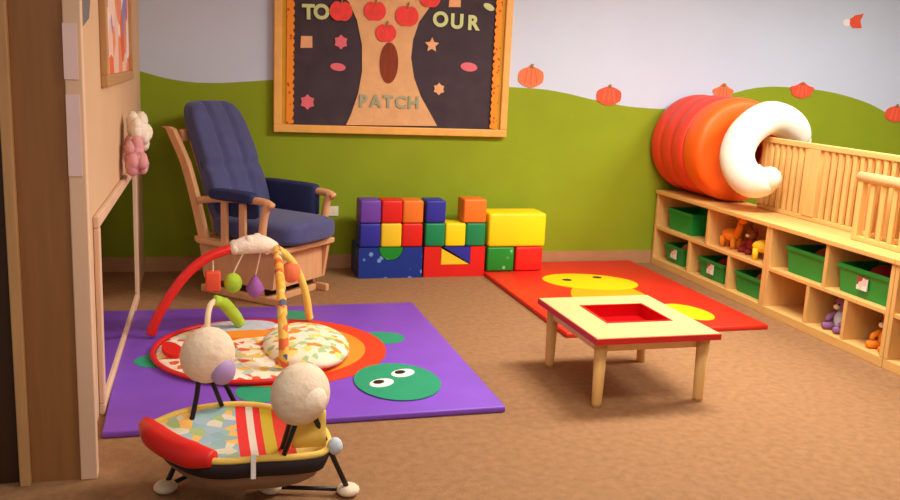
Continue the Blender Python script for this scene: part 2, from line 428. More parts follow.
letter('O', 440.5, 20, 0.14, M['letter'], 6.508, offs=0.006); letter('U', 457, 22, 0.14, M['letter'], 6.508, offs=0.006); letter('R', 473, 23.5, 0.14, M['letter'], 6.508, offs=0.006)
for k, ch in enumerate('PATCH'): letter(ch, 363+k*12.6, 101.5+k*0.4, 0.12, M['letter_teal'], 6.503, offs=0.004)
def star(x, z, r, n=5, inner=0.5, a0=PI/2):
    return [(x+(r if k % 2 == 0 else r*inner)*math.cos(a0+PI*k/n), z+(r if k % 2 == 0 else r*inner)*math.sin(a0+PI*k/n)) for k in range(2*n)]
for px, py, kind, r, m in [(306.5, 42, 'sq', 0.042, 'peach_paper'), (341, 42, 'fl', 0.052, 'pink_paper'), (338, 67, 'ov', 0.055, 'pink_paper'), (307.5, 102, 'fl', 0.055, 'pink_paper'),
                           (432, 45, 'st', 0.055, 'peach_paper'), (469, 67, 'ov', 0.065, 'pink_paper'), (439, 89, 'fl', 0.045, 'peach_paper'), (455, 1, 'sq', 0.045, 'peach_paper'), (489, 7, 'leaf', 0.045, 'letter')]:
    x, z = bw(px, py, 6.51)
    if kind == 'sq': pts = [(x-r, z-r), (x+r, z-r*0.9), (x+r*0.95, z+r), (x-r*0.9, z+r*0.95)]
    elif kind == 'fl': pts = star(x, z, r, 6, 0.72)
    elif kind == 'st': pts = star(x, z, r, 5, 0.5)
    elif kind == 'leaf': pts = ell(x, z, r, r*0.5, -0.4, 16)
    else: pts = ell(x, z, r, r*0.5, -0.08, 20)
    bpart('paper_cutout', wallslab(pts, 6.509, 6.5145), M[m], {'sq': 'peach square paper cutout', 'fl': 'flower shaped paper cutout', 'st': 'peach star paper cutout', 'leaf': 'pale green leaf cutout', 'ov': 'pink oval paper cutout'}[kind])

# ================================================================== PUMPKIN CUTOUTS ON THE WALL
def pumpkin(px, py, rx, rz, m, label, pointed=False):
    p = on_y(px, py, YW-0.006)
    t = thing('paper_pumpkin', label, 'wall cutout', (p.x, YW+0.0006, p.z), 0, 'paper pumpkins on the wall')
    pts = []
    for k in range(80):
        a = 2*PI*k/80
        lob = 1-0.05*abs(math.sin(3*(a-PI/2)))
        if pointed and 0.15 < a < PI-0.15: lob *= 1+0.22*abs(math.cos(2.5*(a-PI/2)))**3
        pts.append((rx*lob*math.cos(a), rz*lob*math.sin(a)))
    obj('pumpkin_body', wallslab(pts, -0.008, 0.0), m, t)
    s = rz
    st = [(-0.016, s*0.80), (0.016, s*0.80), (0.012, s*1.08), (0.018, s*1.2), (-0.006, s*1.2), (-0.012, s*1.08)]
    obj('stem', wallslab(st, -0.0115, -0.0085), M['stem'], t)
    for k in (-1, 0, 1):
        obj('rib', wallslab([(k*rx*0.45-0.004, -s*0.7*(1-0.2*abs(k))), (k*rx*0.45+0.004, -s*0.7*(1-0.2*abs(k))), (k*rx*0.3+0.003, s*0.7), (k*rx*0.3-0.003, s*0.7)], -0.0095, -0.0082), M['pumpkin'] if m is M['pumpkin_red'] else M['pumpkin_red'], t)
    return t
pumpkin(531, 77, 0.108, 0.08, M['pumpkin'], 'pale orange paper pumpkin on the wall right beside the bulletin board')
pumpkin(609, 96, 0.112, 0.074, M['pumpkin_red'], 'red orange paper pumpkin on the hill edge left of the play tunnel')
pumpkin(723, 94, 0.085, 0.07, M['pumpkin'], 'orange paper pumpkin partly hidden behind the top of the tunnel', True)
pumpkin(802, 91, 0.105, 0.06, M['pumpkin_red'], 'red paper pumpkin on the hill crest right of the white cushion', True)
pumpkin(896, 114, 0.115, 0.07, M['pumpkin_red'], 'red orange paper pumpkin at the right edge of the picture')
p = on_y(855, 22, YW-0.006)
t = thing('paper_bird', 'small orange and white paper bird high on the blue wall', 'wall cutout', (p.x, YW+0.0006, p.z))
obj('wing', wallslab([(-0.05, 0.02), (0.0, 0.055), (0.075, 0.07), (0.05, 0.01), (0.075, -0.045), (-0.01, -0.05), (-0.05, -0.02)], -0.008, 0), M['pumpkin_red'], t)
obj('head', wallslab(ell(-0.075, -0.01, 0.04, 0.03, 0, 18), -0.006, 0), M['white'], t)

# ================================================================== OUTLET
p = on_y(331.5, 211, YW)
t = thing('wall_outlet', 'ivory electrical outlet on the green wall beside the glider chair', 'outlet', (p.x, YW-0.001, p.z))
obj('plate', bx(-0.05, 0.05, -0.007, 0, -0.036, 0.036, 0.003), M['plate'], t)
for s in (-1, 1): obj('socket', bx(s*0.022-0.014, s*0.022+0.014, -0.0095, -0.0072, -0.016, 0.016, 0.001), M['cream'], t)

# ================================================================== LEFT WALL ITEMS
AL = math.atan2(XL1-XL0, YW-YL0)       # skew of the left wall
def wall_frame(y, z=0.0): return Vector((lwx(y)+0.001, y, z))
# local frame of things on the left wall: +x along the wall (into the room depth), -y out of the wall
def lthing(name, label, cat, y, z): return thing(name, label, cat, wall_frame(y, z), PI/2-AL)
t = lthing('wall_mirror', 'long low mirror in a pale wood frame on the left wall', 'mirror', 3.86, 0.0)
L, HM = 1.92, 0.855
bm = bx(0, L, -0.024, 0, 0.0, 0.05, 0.006); bx(0, L, -0.024, 0, HM-0.05, HM, 0.006, bm=bm)
bx(0, 0.05, -0.024, 0, 0.05, HM-0.05, 0.006, bm=bm); bx(L-0.05, L, -0.024, 0, 0.05, HM-0.05, 0.006, bm=bm)
obj('frame', bm, M['casing'], t)
obj('mirror_glass', bx(0.05, L-0.05, -0.012, 0, 0.05, HM-0.05), M['mirror'], t)
t = lthing('framed_picture', 'framed orange and white painting high on the left wall', 'picture', 4.30, 1.36)
L, HM = 1.35, 1.0
bm = bx(0, L, -0.03, 0, 0, 0.05, 0.004); bx(0, L, -0.03, 0, HM-0.05, HM, 0.004, bm=bm); bx(0, 0.06, -0.03, 0, 0.05, HM-0.05, 0.004, bm=bm); bx(L-0.06, L, -0.03, 0, 0.05, HM-0.05, 0.004, bm=bm)
obj('frame', bm, M['brown_light'], t)
obj('artwork', bx(0.06, L-0.06, -0.012, 0, 0.05, HM-0.05), M['art'], t)
t = lthing('tissue_flower', 'pink and white tissue flower bunch hung on the left wall above the mirror', 'decoration', 5.12, 1.03)
random.seed(3)
for name, m, c, n in (('white_blooms', 'petal_white', (0.05, -0.075, 0.06), 26), ('pink_blooms', 'petal_pink', (-0.05, -0.07, -0.05), 30)):
    bm = None
    for k in range(n):
        q = Vector((random.uniform(-0.07, 0.07), random.gauss(0, 0.025), random.uniform(-0.065, 0.065)))
        r = random.uniform(0.038, 0.055)
        q.y = max(-0.05, min(0.02, q.y))
        bm = ball(Vector(c)+q, (r, r*0.7, r), 10, bm, Matrix.Rotation(random.random()*3, 3, 'Y'))
    obj(name, bm, M[m], t, True)
def notice(name, label, x0, x1, z0, z1, m):
    o = obj(name, bx(x0, x1, 3.236, 3.2401, z0, z1), m, None, origin=((x0+x1)/2, 3.2395, z0)); tag(o, label, 'paper')
notice('paper_notice', 'pale pink paper notice pinned high on the door trim', -0.395, -0.352, 1.42, 1.60, M['notice'])
notice('paper_notice', 'pale pink paper notice pinned lower on the door trim', -0.393, -0.350, 1.10, 1.37, M['notice'])
t = lthing('grey_notice', 'grey slanted paper notice near the top of the left wall', 'paper', 3.74, 1.60)
obj('sheet', wallslab([(0, 0.0), (0.2, 0.04), (0.55, 0.5), (0, 0.5)], -0.004, 0), M['notice_grey'], t)

# ================================================================== GLIDER CHAIR
gl = thing('glider_chair', 'wooden glider chair with blue grey cushions by the green wall', 'chair', (0.455, 5.92, 0), math.radians(-45))
# base: platform skirt and floor rails
bm = bx(-0.30, 0.34, -0.27, -0.235, 0.0, 0.05, 0.008); bx(-0.30, 0.34, 0.235, 0.27, 0.0, 0.05, 0.008, bm=bm)
for sx_ in (-0.2, 0.2):
    for sy2 in (-0.256, 0.256): bx(sx_-0.02, sx_+0.02, sy2-0.01, sy2+0.01, 0.045, 0.12, bm=bm)
bx(0.22, 0.26, -0.234, 0.234, 0.0, 0.045, 0.006, bm=bm); bx(-0.26, -0.22, -0.234, 0.234, 0.0, 0.045, 0.006, bm=bm)
obj('base_frame', bm, M['glider_wood'], gl)
for s in (-1, 1):
    y0, y1 = (-0.268, -0.24) if s < 0 else (0.24, 0.268)
    pl = [(-0.27, 0.10), (0.30, 0.10), (0.34, 0.33), (-0.31, 0.33)]
    obj('side_panel', wallslab(pl, y0, y1), M['glider_wood'], gl)
obj('front_panel', slab([(0.275, -0.238), (0.30, -0.238), (0.30, 0.238), (0.275, 0.238)], 0.10, 0.33), M['glider_wood'], gl)
obj('seat_frame', bx(-0.34, 0.37, -0.285, 0.285, 0.332, 0.37, 0.01), M['glider_wood'], gl)
sc_ = cushion(-0.26, 0.44, -0.27, 0.27, 0.371, 0.52)
for v in sc_.verts:
    v.co.z += 0.02*math.cos(v.co.y*6)*(1 if v.co.z > 0.45 else 0)
obj('seat_cushion', sc_, M['navy'], gl, True)
# back: curved posts, top rail, slats
def back_pt(t, y): # t 0..1 up the back
    x = -0.25-0.31*t+0.03*math.sin(t*PI)
    return Vector((x, y, 0.37+0.80*t))
for s in (-1, 1):
    pts = [back_pt(t/10*0.84, s*0.285)+Vector((-0.03*max(0, t-7)/3, 0, 0)) for t in range(0, 11)]
    pts = [Vector((-0.24, s*0.285, 0.34))]+pts+[pts[-1]+Vector((-0.035, 0, 0.012))]
    bm2 = bmesh.new(); rings = []
    for i, p in enumerate(pts):
        w, d = 0.018, 0.032
        rings.append([bm2.verts.new(p+Vector((dx*d, dy*w, 0))) for dx, dy in ((-1, -1), (1, -1), (1, 1), (-1, 1))])
    for i in range(len(rings)-1):
        for k in range(4): bm2.faces.new((rings[i][k], rings[i][(k+1) % 4], rings[i+1][(k+1) % 4], rings[i+1][k]))
    bm2.faces.new(rings[0]); bm2.faces.new(rings[-1])
    obj('back_post', bm2, M['glider_wood'], gl)
p = back_pt(0.80, 0)
obj('top_rail', bx(p.x-0.02, p.x+0.02, -0.25, 0.25, p.z-0.05, p.z+0.03, 0.01), M['glider_wood'], gl)
for k in range(4):
    y = -0.165+0.11*k
    obj('back_slat', tube([back_pt(t/6*0.78, y)+Vector((-0.012, 0, 0)) for t in range(7)], 0.014, 8), M['glider_wood'], gl)
bc = cushion(-0.075, 0.075, -0.262, 0.262, 0, 1, n=30)
for v in bc.verts:
    t = v.co.z
    crease = 0.034*sum(math.exp(-((v.co.y-c)/0.022)**2) for c in (-0.092, 0.092))+0.02*math.exp(-((t-0.5)/0.03)**2)
    q = back_pt(0.06+0.98*t, v.co.y*(1.0-0.10*t))
    v.co = q+Vector((0.10+v.co.x-(crease if v.co.x > 0 else 0), 0, 0.02*t))
obj('back_cushion', bc, M['navy'], gl, True)
# arms
for s in (-1, 1):
    y = s*0.31
    arm = obj('armrest', tube(cat([(-0.27, y, 0.61), (-0.12, y, 0.635), (0.10, y, 0.655), (0.27, y, 0.655), (0.335, y, 0.635)], 6), 0.024, 10), M['glider_wood'], gl, True)
    pad = cushion(-0.16 if s < 0 else -0.30, 0.20, y-0.045, y+0.045, 0.635, 0.705, n=8)
    if s > 0:
        for v in pad.verts:
            if v.co.z < 0.67: v.co.z -= 0.15
    obj('arm_pad', pad, M['navy_dark'], arm, True)
    if s < 0: obj('arm_flap', cushion(-0.16, 0.20, -0.288, -0.262, 0.53, 0.66, n=6), M['navy_dark'], arm, True)
    obj('arm_post', tube(cat([(0.245, s*0.30, 0.345), (0.255, y, 0.45), (0.27, y, 0.56), (0.30, y, 0.655)], 5), 0.026, 10), M['glider_wood'], gl, True)
    for xx in (-0.05, 0.10):
        obj('side_slat', bx(xx-0.024, xx+0.024, y-0.012, y+0.012, 0.345, 0.63, 0.004), M['glider_wood'], gl)
    obj('arm_bracket', bx(-0.28, 0.30, s*0.306-0.02, s*0.306+0.02, 0.336, 0.366, 0.004), M['glider_wood'], gl)

# ================================================================== SOFT BLOCKS
YF = 6.185
def bxp(px): return on_y(px, 250, YF).x
def block(label, x0, x1, z0, z1, m, depth=0.17, bev=0.014, name='foam_block', y0=YF):
    c = ((x0+x1)/2, y0+depth/2, z0)
    o = obj(name, bx(x0+0.002, x1-0.002, y0, y0+depth, z0+0.001, z1-0.001, bev, 3), m, None, True, origin=c)
    return tag(o, label, 'foam block', 'soft foam blocks against the green wall')
gx0, gx1 = bxp(359), bxp(422.5); w3 = (gx1-gx0)/3
R1, R2, R3 = 0.226, 0.400, 0.566
# blue arch with a green half round in its notch
def notch_block(x0, x1, z0, z1, notch, y0, y1):
    pl = [(x0, z0), (x1, z0), (x1, z1)]+notch+[(x0, z1)]
    return wallslab(pl, y0, y1)
cx = (gx0+gx1)/2; rr = 0.09
arc = [(cx+rr*math.cos(a), R1-0.002-rr*1.05*math.sin(a)) for a in [PI*k/20 for k in range(21)]]
bm = notch_block(gx0, gx1, 0.001, R1-0.001, arc, YF, YF+0.30)
tag(obj('foam_block', bm, M['blue_dots'], None, origin=(cx, YF+0.15, 0.001)), 'large blue star print foam arch at the bottom of the left stack', 'foam block', 'soft foam blocks against the green wall')
arc2 = [(cx+(rr-0.004)*math.cos(a), R1-0.001-(rr*1.05-0.004)*math.sin(a)) for a in [PI*k/20 for k in range(21)]]
tag(obj('foam_block', wallslab(arc2, YF-0.003, YF+0.297), M['green_dots'], None, origin=(cx, YF+0.15, R1-rr)), 'green half round foam block set in the blue arch', 'foam block', 'soft foam blocks against the green wall')
block('blue foam cube second row far left below the purple cube', gx0, gx0+w3, R1, R2, M['blue'])
block('golden yellow foam cube in the middle of the left stack', gx0+w3, gx0+2*w3, R1, R2, M['yellow_block'])
block('red foam cube below the orange cube on the left stack', gx0+2*w3, gx1, R1, R2, M['red'])
block('purple foam cube on top of the left stack', gx0, gx0+w3, R2, R3, M['purple_block'])
block('red foam cube on top of the left stack between purple and orange', gx0+w3, gx0+2*w3, R2, R3, M['red'])
block('orange foam cube on top right of the left stack', gx0+2*w3, gx1, R2, R3, M['orange'])
hx0, hx1 = bxp(424.5), bxp(485); hw = (hx1-hx0)
# red trough with triangles in it
a0, a1 = hx0+hw*0.27, hx0+hw*0.76
zz0 = 0.092
bm = wallslab([(hx0, 0.001), (hx1, 0.001), (hx1, R1-0.001), (a1, R1-0.001), (a1, zz0), (a0, zz0), (a0, R1-0.001), (hx0, R1-0.001)], YF, YF+0.30)
tag(obj('foam_block', bm, M['red'], None, origin=((hx0+hx1)/2, YF+0.15, 0.001)), 'red U shaped foam block at the bottom of the middle stack', 'foam block', 'soft foam blocks against the green wall')
bm = wallslab([(a0+0.003, zz0+0.002), (a1-0.008, zz0+0.002), (a0+0.003, R1-0.012)], YF-0.003, YF+0.29)
tag(obj('foam_block', bm, M['yellow_block'], None, origin=(a0+0.05, YF+0.14, zz0)), 'yellow triangle foam wedge inside the red U block', 'foam block', 'soft foam blocks against the green wall')
bm = wallslab([(a1-0.003, zz0+0.008), (a1-0.003, R1-0.002), (a0+0.02, R1-0.002)], YF-0.003, YF+0.29)
tag(obj('foam_block', bm, M['blue'], None, origin=(a1-0.05, YF+0.14, zz0+0.05)), 'blue triangle foam wedge above the yellow wedge', 'foam block', 'soft foam blocks against the green wall')
block('green foam cube under the blue cube on the middle stack', hx0, hx0+hw*0.33, R1, R2, M['green'])
block('yellow foam cube between two green cubes', hx0+hw*0.33, hx0+hw*0.67, R1, R2, M['yellow'])
block('green foam cube under the orange cube on the middle stack', hx0+hw*0.67, hx1, R1, R2, M['green'])
block('blue foam cube on top of the middle stack', hx0, hx0+hw*0.33, R2, R3, M['blue'])
block('orange foam cube alone on top right of the middle stack', hx0+hw*0.61, hx1, R2, R3+0.01, M['orange'])
kx0, kx1 = bxp(487.5), bxp(545); kw = kx1-kx0; MT = 0.032
block('green star print foam cube under the big yellow block', kx0, kx0+kw*0.47, MT, MT+0.185, M['green_dots'], 0.22)
block('red foam cube under the big yellow block', kx0+kw*0.49, kx0+kw*0.97, MT, MT+0.185, M['red'], 0.22)
block('big bright yellow foam block on the right stack', kx0, kx1, MT+0.185, MT+0.44, M['yellow'], 0.25, 0.02)

# ================================================================== RED MAT
mx0, mx1, my0, my1 = 2.085, 3.44, 4.63, 6.50
rm = thing('play_mat', 'red padded play mat with a yellow creature in front of the shelves', 'play mat', ((mx0+mx1)/2, (my0+my1)/2, 0))
ox, oy = rm.location.x, rm.location.y
obj('pad', bx(mx0-ox, mx1-ox, my0-oy, my1-oy, 0, 0.03, 0.007), M['mat_red'], rm, True)
def fl(px, py, z=0.03): p = on_floor(px, py, z); return (p.x-ox, p.y-oy)
body = [fl(*p) for p in [(552, 285), (575, 294), (612, 299), (650, 298), (668, 304), (690, 318), (712, 319), (700, 308), (668, 300), (648, 288), (625, 281), (600, 279), (572, 282)]]
body = [(p.x, p.y) for p in cat([(x, y, 0) for x, y in body], 5, True)]
obj('yellow_tail', slab(ell(*fl(688, 312), 0.13, 0.20, 0.2), 0.0301, 0.0325), M['yellow_mat'], rm)
obj('amber_body', slab(ell(*fl(612, 299), 0.27, 0.47, -0.25), 0.0301, 0.0335), M['amber'], rm)
obj('yellow_head', slab(ell(*fl(590, 282), 0.345, 0.235, -0.35), 0.0301, 0.0345), M['yellow_mat'], rm)
for px, py in ((567, 280.5), (597, 278)):
    obj('eye', slab(ell(*fl(px, py), 0.035, 0.03, 0), 0.0346, 0.036), M['black'], rm)

# ================================================================== PURPLE RUG
rx0, rx1, ry0, ry1 = -0.355, 1.35, 3.60, 5.41
rg = thing('play_rug', 'purple padded play rug with a turtle on the carpet', 'play mat', ((rx0+rx1)/2, (ry0+ry1)/2, 0))
ox, oy = rg.location.x, rg.location.y
bm = bx(rx0-ox, rx1-ox, ry0-oy, ry1-oy, 0, 0.03, 0.008)
obj('pad', bm, M['purple'], rg, True)
def rl(x, y): return (x-ox, y-oy)
for (x, y, a, b_) in ((1.0, 4.68, 0.13, 0.11), (0.58, 5.16, 0.11, 0.13), (-0.14, 4.46, 0.14, 0.11), (0.30, 3.95, 0.12, 0.13)):
    obj('turtle_foot', slab(ell(*rl(x, y), a, b_), 0.0301, 0.032), M['turtle'], rg)
obj('shell_ring', slab(ell(*rl(0.42, 4.56), 0.57, 0.56), 0.0301, 0.0335), M['red_ring'], rg, label='red outer ring of the turtle shell')
obj('shell_ring', slab(ell(*rl(0.41, 4.56), 0.47, 0.45), 0.0336, 0.035), M['orange_ring'], rg, label='orange inner ring of the turtle shell')
obj('shell_center', slab(ell(*rl(0.41, 4.56), 0.33, 0.32), 0.0351, 0.0365), M['yellow_mat'], rg)
hd = obj('turtle_head', slab(ell(*rl(0.935, 3.985), 0.205, 0.255), 0.0336, 0.0365), M['turtle'], rg)
for (x, y) in ((0.855, 3.965), (0.985, 4.085)):
    e = obj('eye', slab(ell(*rl(x, y), 0.048, 0.068, -0.9), 0.0366, 0.038), M['white'], hd)
    obj('pupil', slab(ell(*rl(x-0.012, y+0.012), 0.023, 0.03, -0.9), 0.0381, 0.039), M['black'], e)

# ================================================================== LOW TABLE
tx0, tx1, ty0, ty1, tz = 1.735, 2.37, 3.525, 4.25, 0.352
tb = thing('low_table', 'low wooden play table with a red sunken tray and red edge', 'table', ((tx0+tx1)/2, (ty0+ty1)/2, 0))
ox, oy = tb.location.x, tb.location.y
qx0, qx1, qy0, qy1 = 1.893, 2.245, 3.757, 4.078
def ringbox(a, b_, z0, z1, bm=None):
    (x0, x1, y0, y1), (u0, u1, v0, v1) = a, b_
    bm = bx(x0, x1, y0, v0, z0, z1, bm=bm); bx(x0, x1, v1, y1, z0, z1, bm=bm)
    bx(x0, u0, v0, v1, z0, z1, bm=bm); bx(u1, x1, v0, v1, z0, z1, bm=bm)
    return bm
A = (tx0-ox, tx1-ox, ty0-oy, ty1-oy); B = (qx0-ox, qx1-ox, qy0-oy, qy1-oy)
obj('table_top', ringbox((A[0]+0.005, A[1]-0.005, A[2]+0.005, A[3]-0.005), B, tz-0.028, tz), M['birch'], tb)
obj('red_edge', ringbox(A, (A[0]+0.0048, A[1]-0.0048, A[2]+0.0048, A[3]-0.0048), tz-0.030, tz-0.003), M['edge_red'], tb)
tr = ringbox((B[0]+0.001, B[1]-0.001, B[2]+0.001, B[3]-0.001), (B[0]+0.012, B[1]-0.012, B[2]+0.012, B[3]-0.012), tz-0.075, tz+0.003)
bx(B[0]+0.012, B[1]-0.012, B[2]+0.012, B[3]-0.012, tz-0.075, tz-0.06, bm=tr)
obj('tray', tr, M['tray_red'], tb)
ap = ringbox((A[0]+0.05, A[1]-0.05, A[2]+0.09, A[3]-0.09), (A[0]+0.07, A[1]-0.07, A[2]+0.11, A[3]-0.11), tz-0.09, tz-0.0305)
obj('apron', ap, M['birch'], tb)
for x in (1.795, 2.325):
    for y in (3.60, 4.18):
        obj('leg', tube([(x-ox, y-oy, 0), (x-ox, y-oy, 0.02), (x-ox, y-oy, tz-0.0305)], [0.022, 0.024, 0.032], 14), M['maple_v'], tb, True)

# ================================================================== SHELF UNITS
SX0, SX1, SH = 3.633, 4.03, 0.61
PT = 0.03
def shelf_unit(label, ya, yb, topdiv, botdiv):
    """ya > yb ; opening faces -x"""
    t = thing('storage_shelf', label, 'storage shelf', (SX0, (ya+yb)/2, 0), 0, 'wooden cubby shelves along the right')
    o = (ya+yb)/2
    W = SX1-SX0
    MZ = 0.305
    obj('top_panel', bx(-0.012, W, yb-o+0.001, ya-o-0.001, SH-0.03, SH, 0.004), M['maple'], t)
    obj('bottom_panel', bx(0, W, yb-o+0.001, ya-o-0.001, 0.0, 0.055, 0.003), M['maple'], t)
    for y0, y1 in ((yb+0.001, yb+0.03), (ya-0.03, ya-0.001)):
        obj('side_panel', bx(0, W, y0-o, y1-o, 0.0551, SH-0.0301, 0.003), M['maple_v'], t)
    obj('middle_shelf', bx(0.004, W-0.012, yb+0.0305-o, ya-0.0305-o, MZ-0.012, MZ+0.012, 0.002), M['maple'], t)
    obj('back_panel', bx(W-0.0115, W-0.001, yb+0.0305-o, ya-0.0305-o, 0.0552, SH-0.0302), M['plywood'], t)
    for d in topdiv: obj('divider', bx(0.006, W-0.0125, d-0.014-o, d+0.014-o, MZ+0.0122, SH-0.0302, 0.002), M['maple_v'], t)
    for d in botdiv: obj('divider', bx(0.006, W-0.0125, d-0.014-o, d+0.014-o, 0.0552, MZ-0.0122, 0.002), M['maple_v'], t)
    return t
shelf_unit('wooden cubby shelf under the play tunnel by the green wall', 6.51, 5.00, [5.74], [5.965, 5.43])
shelf_unit('wooden cubby shelf in the middle of the row with two green bins on top row', 4.998, 3.88, [4.435], [4.565, 4.225])
shelf_unit('wooden cubby shelf cut off by the right edge of the picture', 3.878, 2.76, [3.32], [3.5, 3.13])

# bins: one model, copied
def make_bin(w, h, label, card):
    """w along the shelf, opening upward; local x into the shelf"""
    t = thing('storage_bin', label, 'storage bin', (0, 0, 0), 0, 'green plastic bins in the cubbies')
    d = 0.28
    bm = bmesh.new()
    def loop(x0, x1, y0, y1, z): return [bm.verts.new(q) for q in ((x0, y0, z), (x1, y0, z), (x1, y1, z), (x0, y1, z))]
    i = 0.016
    l0 = loop(i, d-i, -w/2+i, w/2-i, 0); l1 = loop(0, d, -w/2, w/2, h)
    l2 = loop(0.006, d-0.006, -w/2+0.006, w/2-0.006, h); l3 = loop(i+0.006, d-i-0.006, -w/2+i+0.006, w/2-i-0.006, 0.008)
    bm.faces.new(l0[::-1]); bm.faces.new(l3)
    for a, c in ((l0, l1), (l1, l2), (l2, l3)):
        for k in range(4): bm.faces.new((a[k], a[(k+1) % 4], c[(k+1) % 4], c[k]))
    obj('bin_body', bm, M['bin'], t)
    r = ringbox((-0.008, d+0.004, -w/2-0.006, w/2+0.006), (0.0005, d-0.0005, -w/2+0.0005, w/2-0.0005), h-0.02, h+0.004)
    obj('rim', r, M['bin'], t)
    if card: obj('picture_card', bx(-0.006, 0.0002, -0.042, 0.042, h*0.3, h*0.3+0.075), M['label'], t)
    return t
TOPZ, BOTZ = 0.3175, 0.0555
for y, w, z, card, label in (
    (6.20, 0.36, TOPZ, False, 'green bin in the top cubby nearest the wall under the tunnel'),
    (6.235, 0.28, BOTZ, True, 'green bin in the bottom cubby nearest the wall'),
    (5.70, 0.33, BOTZ, True, 'green bin in the bottom row second cubby from the wall'),
    (5.225, 0.32, BOTZ, False, 'green bin in the bottom row below the orange toys'),
    (4.675, 0.36, TOPZ, False, 'plain green bin on the top row of the middle shelf'),
    (4.155, 0.42, TOPZ, True, 'green bin with a picture card on the top row of the middle shelf')):
    b_ = make_bin(w, 0.165 if z == TOPZ else 0.14, label, card); b_.location = (SX0+0.045, y, z)

# stuffed toys
def plush(label, loc, s, body, head, limb, rz=0.0, name='stuffed_toy'):
    t = thing(name, label, 'toy', loc, rz)
    obj('body', ball((0, 0, 0.075*s), (0.055*s, 0.06*s, 0.075*s), 18), M[body], t, True)
    h = obj('head', ball((-0.012*s, 0, 0.185*s), (0.052*s, 0.055*s, 0.05*s), 18), M[head], t, True)
    for k in (-1, 1):
        obj('ear', ball((-0.005*s, k*0.042*s, 0.23*s), (0.014*s, 0.02*s, 0.022*s), 10), M[limb], h, True)
        obj('eye', ball((-0.062*s, k*0.02*s, 0.195*s), 0.007*s, 8), M['black'], h, True)
        obj('arm', tube([(-0.01*s, k*0.045*s, 0.12*s), (-0.05*s, k*0.075*s, 0.08*s), (-0.075*s, k*0.06*s, 0.06*s)], [0.02*s, 0.02*s, 0.015*s], 10), M[limb], t, True)
        obj('leg', tube([(-0.02*s, k*0.035*s, 0.027*s), (-0.07*s, k*0.055*s, 0.026*s), (-0.105*s, k*0.06*s, 0.027*s)], [0.026*s, 0.026*s, 0.022*s], 10), M[limb], t, True)
    obj('muzzle', ball((-0.062*s, 0, 0.172*s), (0.02*s, 0.024*s, 0.018*s), 10), M['cream'], h, True)
    return t
def giraffe(label, loc, s, m, rz=0.0):
    t = thing('toy_giraffe', label, 'toy', loc, rz)
    obj('body', ball((0, 0, 0.10*s), (0.05*s, 0.085*s, 0.048*s), 16), M[m], t, True)
    for x in (-0.028, 0.028):
        for y in (-0.055, 0.055):
            obj('leg', tube([(x*s, y*s, 0), (x*s, y*s, 0.085*s)], [0.019*s, 0.022*s], 10), M[m], t, True)
    obj('neck', tube([(0, -0.06*s, 0.11*s), (0, -0.085*s, 0.17*s), (0, -0.09*s, 0.215*s)], [0.032*s, 0.026*s, 0.022*s], 10), M[m], t, True)
    h = obj('head', ball((-0.005*s, -0.11*s, 0.225*s), (0.024*s, 0.042*s, 0.026*s), 12), M[m], t, True)
    for k in (-1, 1): obj('ear', ball((k*0.03*s, -0.085*s, 0.245*s), (0.016*s, 0.008*s, 0.012*s), 8), M[m], h, True)
    return t
giraffe('orange four legged toy in the top cubby beside the divider', (SX0+0.12, 5.60, TOPZ), 0.95, 'toy_orange', 0.2)
giraffe('yellow orange four legged toy at the near end of the open top cubby', (SX0+0.10, 5.17, TOPZ), 0.95, 'yellow_block', 0.9)
plush('dark red stuffed toy between the two orange toys', (SX0+0.16, 5.39, TOPZ), 0.75, 'toy_red', 'toy_brown', 'toy_red')
plush('lilac and pale blue cloth doll in a bottom cubby of the middle shelf', (SX0+0.13, 4.375, BOTZ), 0.88, 'toy_pale', 'toy_lilac', 'toy_lilac', name='cloth_doll')
plush('orange stuffed toy in the bottom cubby by the right shelf joint', (SX0+0.13, 4.0, BOTZ), 0.86, 'toy_orange', 'toy_brown', 'toy_orange')
# toys heaped in bins
def toy_ball(label, loc, r, m):
    tag(obj('toy_ball', ball((0, 0, 0), r, 16), M[m], None, True, origin=None), label, 'toy').location = loc
for y, z, m, label in ((6.235, BOTZ+0.15, 'toy_pink', 'pink plush ball in the bottom bin nearest the wall'),
                       (5.70, BOTZ+0.15, 'toy_red', 'dark red plush ball in the second bottom bin'),
                       (5.225, BOTZ+0.15, 'toy_pink', 'pink plush ball in the bottom bin below the orange toys'),
                       (4.64, TOPZ+0.175, 'toy_brown', 'brown plush ball in the plain top bin'),
                       (4.155, TOPZ+0.175, 'toy_red', 'dark red plush ball in the top bin with a card')):
    r = 0.092 if z > 0.3 else 0.076
    toy_ball(label, (SX0+0.045+0.14, y, (TOPZ if z > 0.3 else BOTZ)+0.0095+r), r, m)

# ================================================================== PLAY TUNNEL
TXc, TR = 3.905, 0.385
TZ = SH+TR+0.003
tn = thing('play_tunnel', 'soft red and orange play tunnel lying on the shelf', 'play tunnel', (TXc, 6.0, SH))
def tl(pf, m, name):
    return obj(name, lathe(pf, (0, 0, TR+0.003), (0, -1, 0), 56), m, tn, True)
def ribs(y0, y1, n, R, amp):
    out = []
    K = n*8
    for k in range(K+1):
        t = k/K; out.append((-(y0+(y1-y0)*t), R-amp*(1-abs(math.sin(t*n*PI))**0.5)))
    return out
inn = TR-0.05
pf = ribs(0.50, 0.02, 3, TR, 0.016); pf = [(pf[0][0], inn)]+pf+[(pf[-1][0], inn), (pf[0][0], inn)]
tl(pf, M['tun_red'], 'red_section')
pf = ribs(0.018, -0.20, 1, TR, 0.02); pf = [(pf[0][0], inn)]+pf+[(pf[-1][0]+0.012, TR-0.05), (pf[-1][0]+0.012, 0.17), (pf[-1][0]-0.005, 0.165), (pf[-1][0]-0.02, inn), (pf[0][0], inn)]
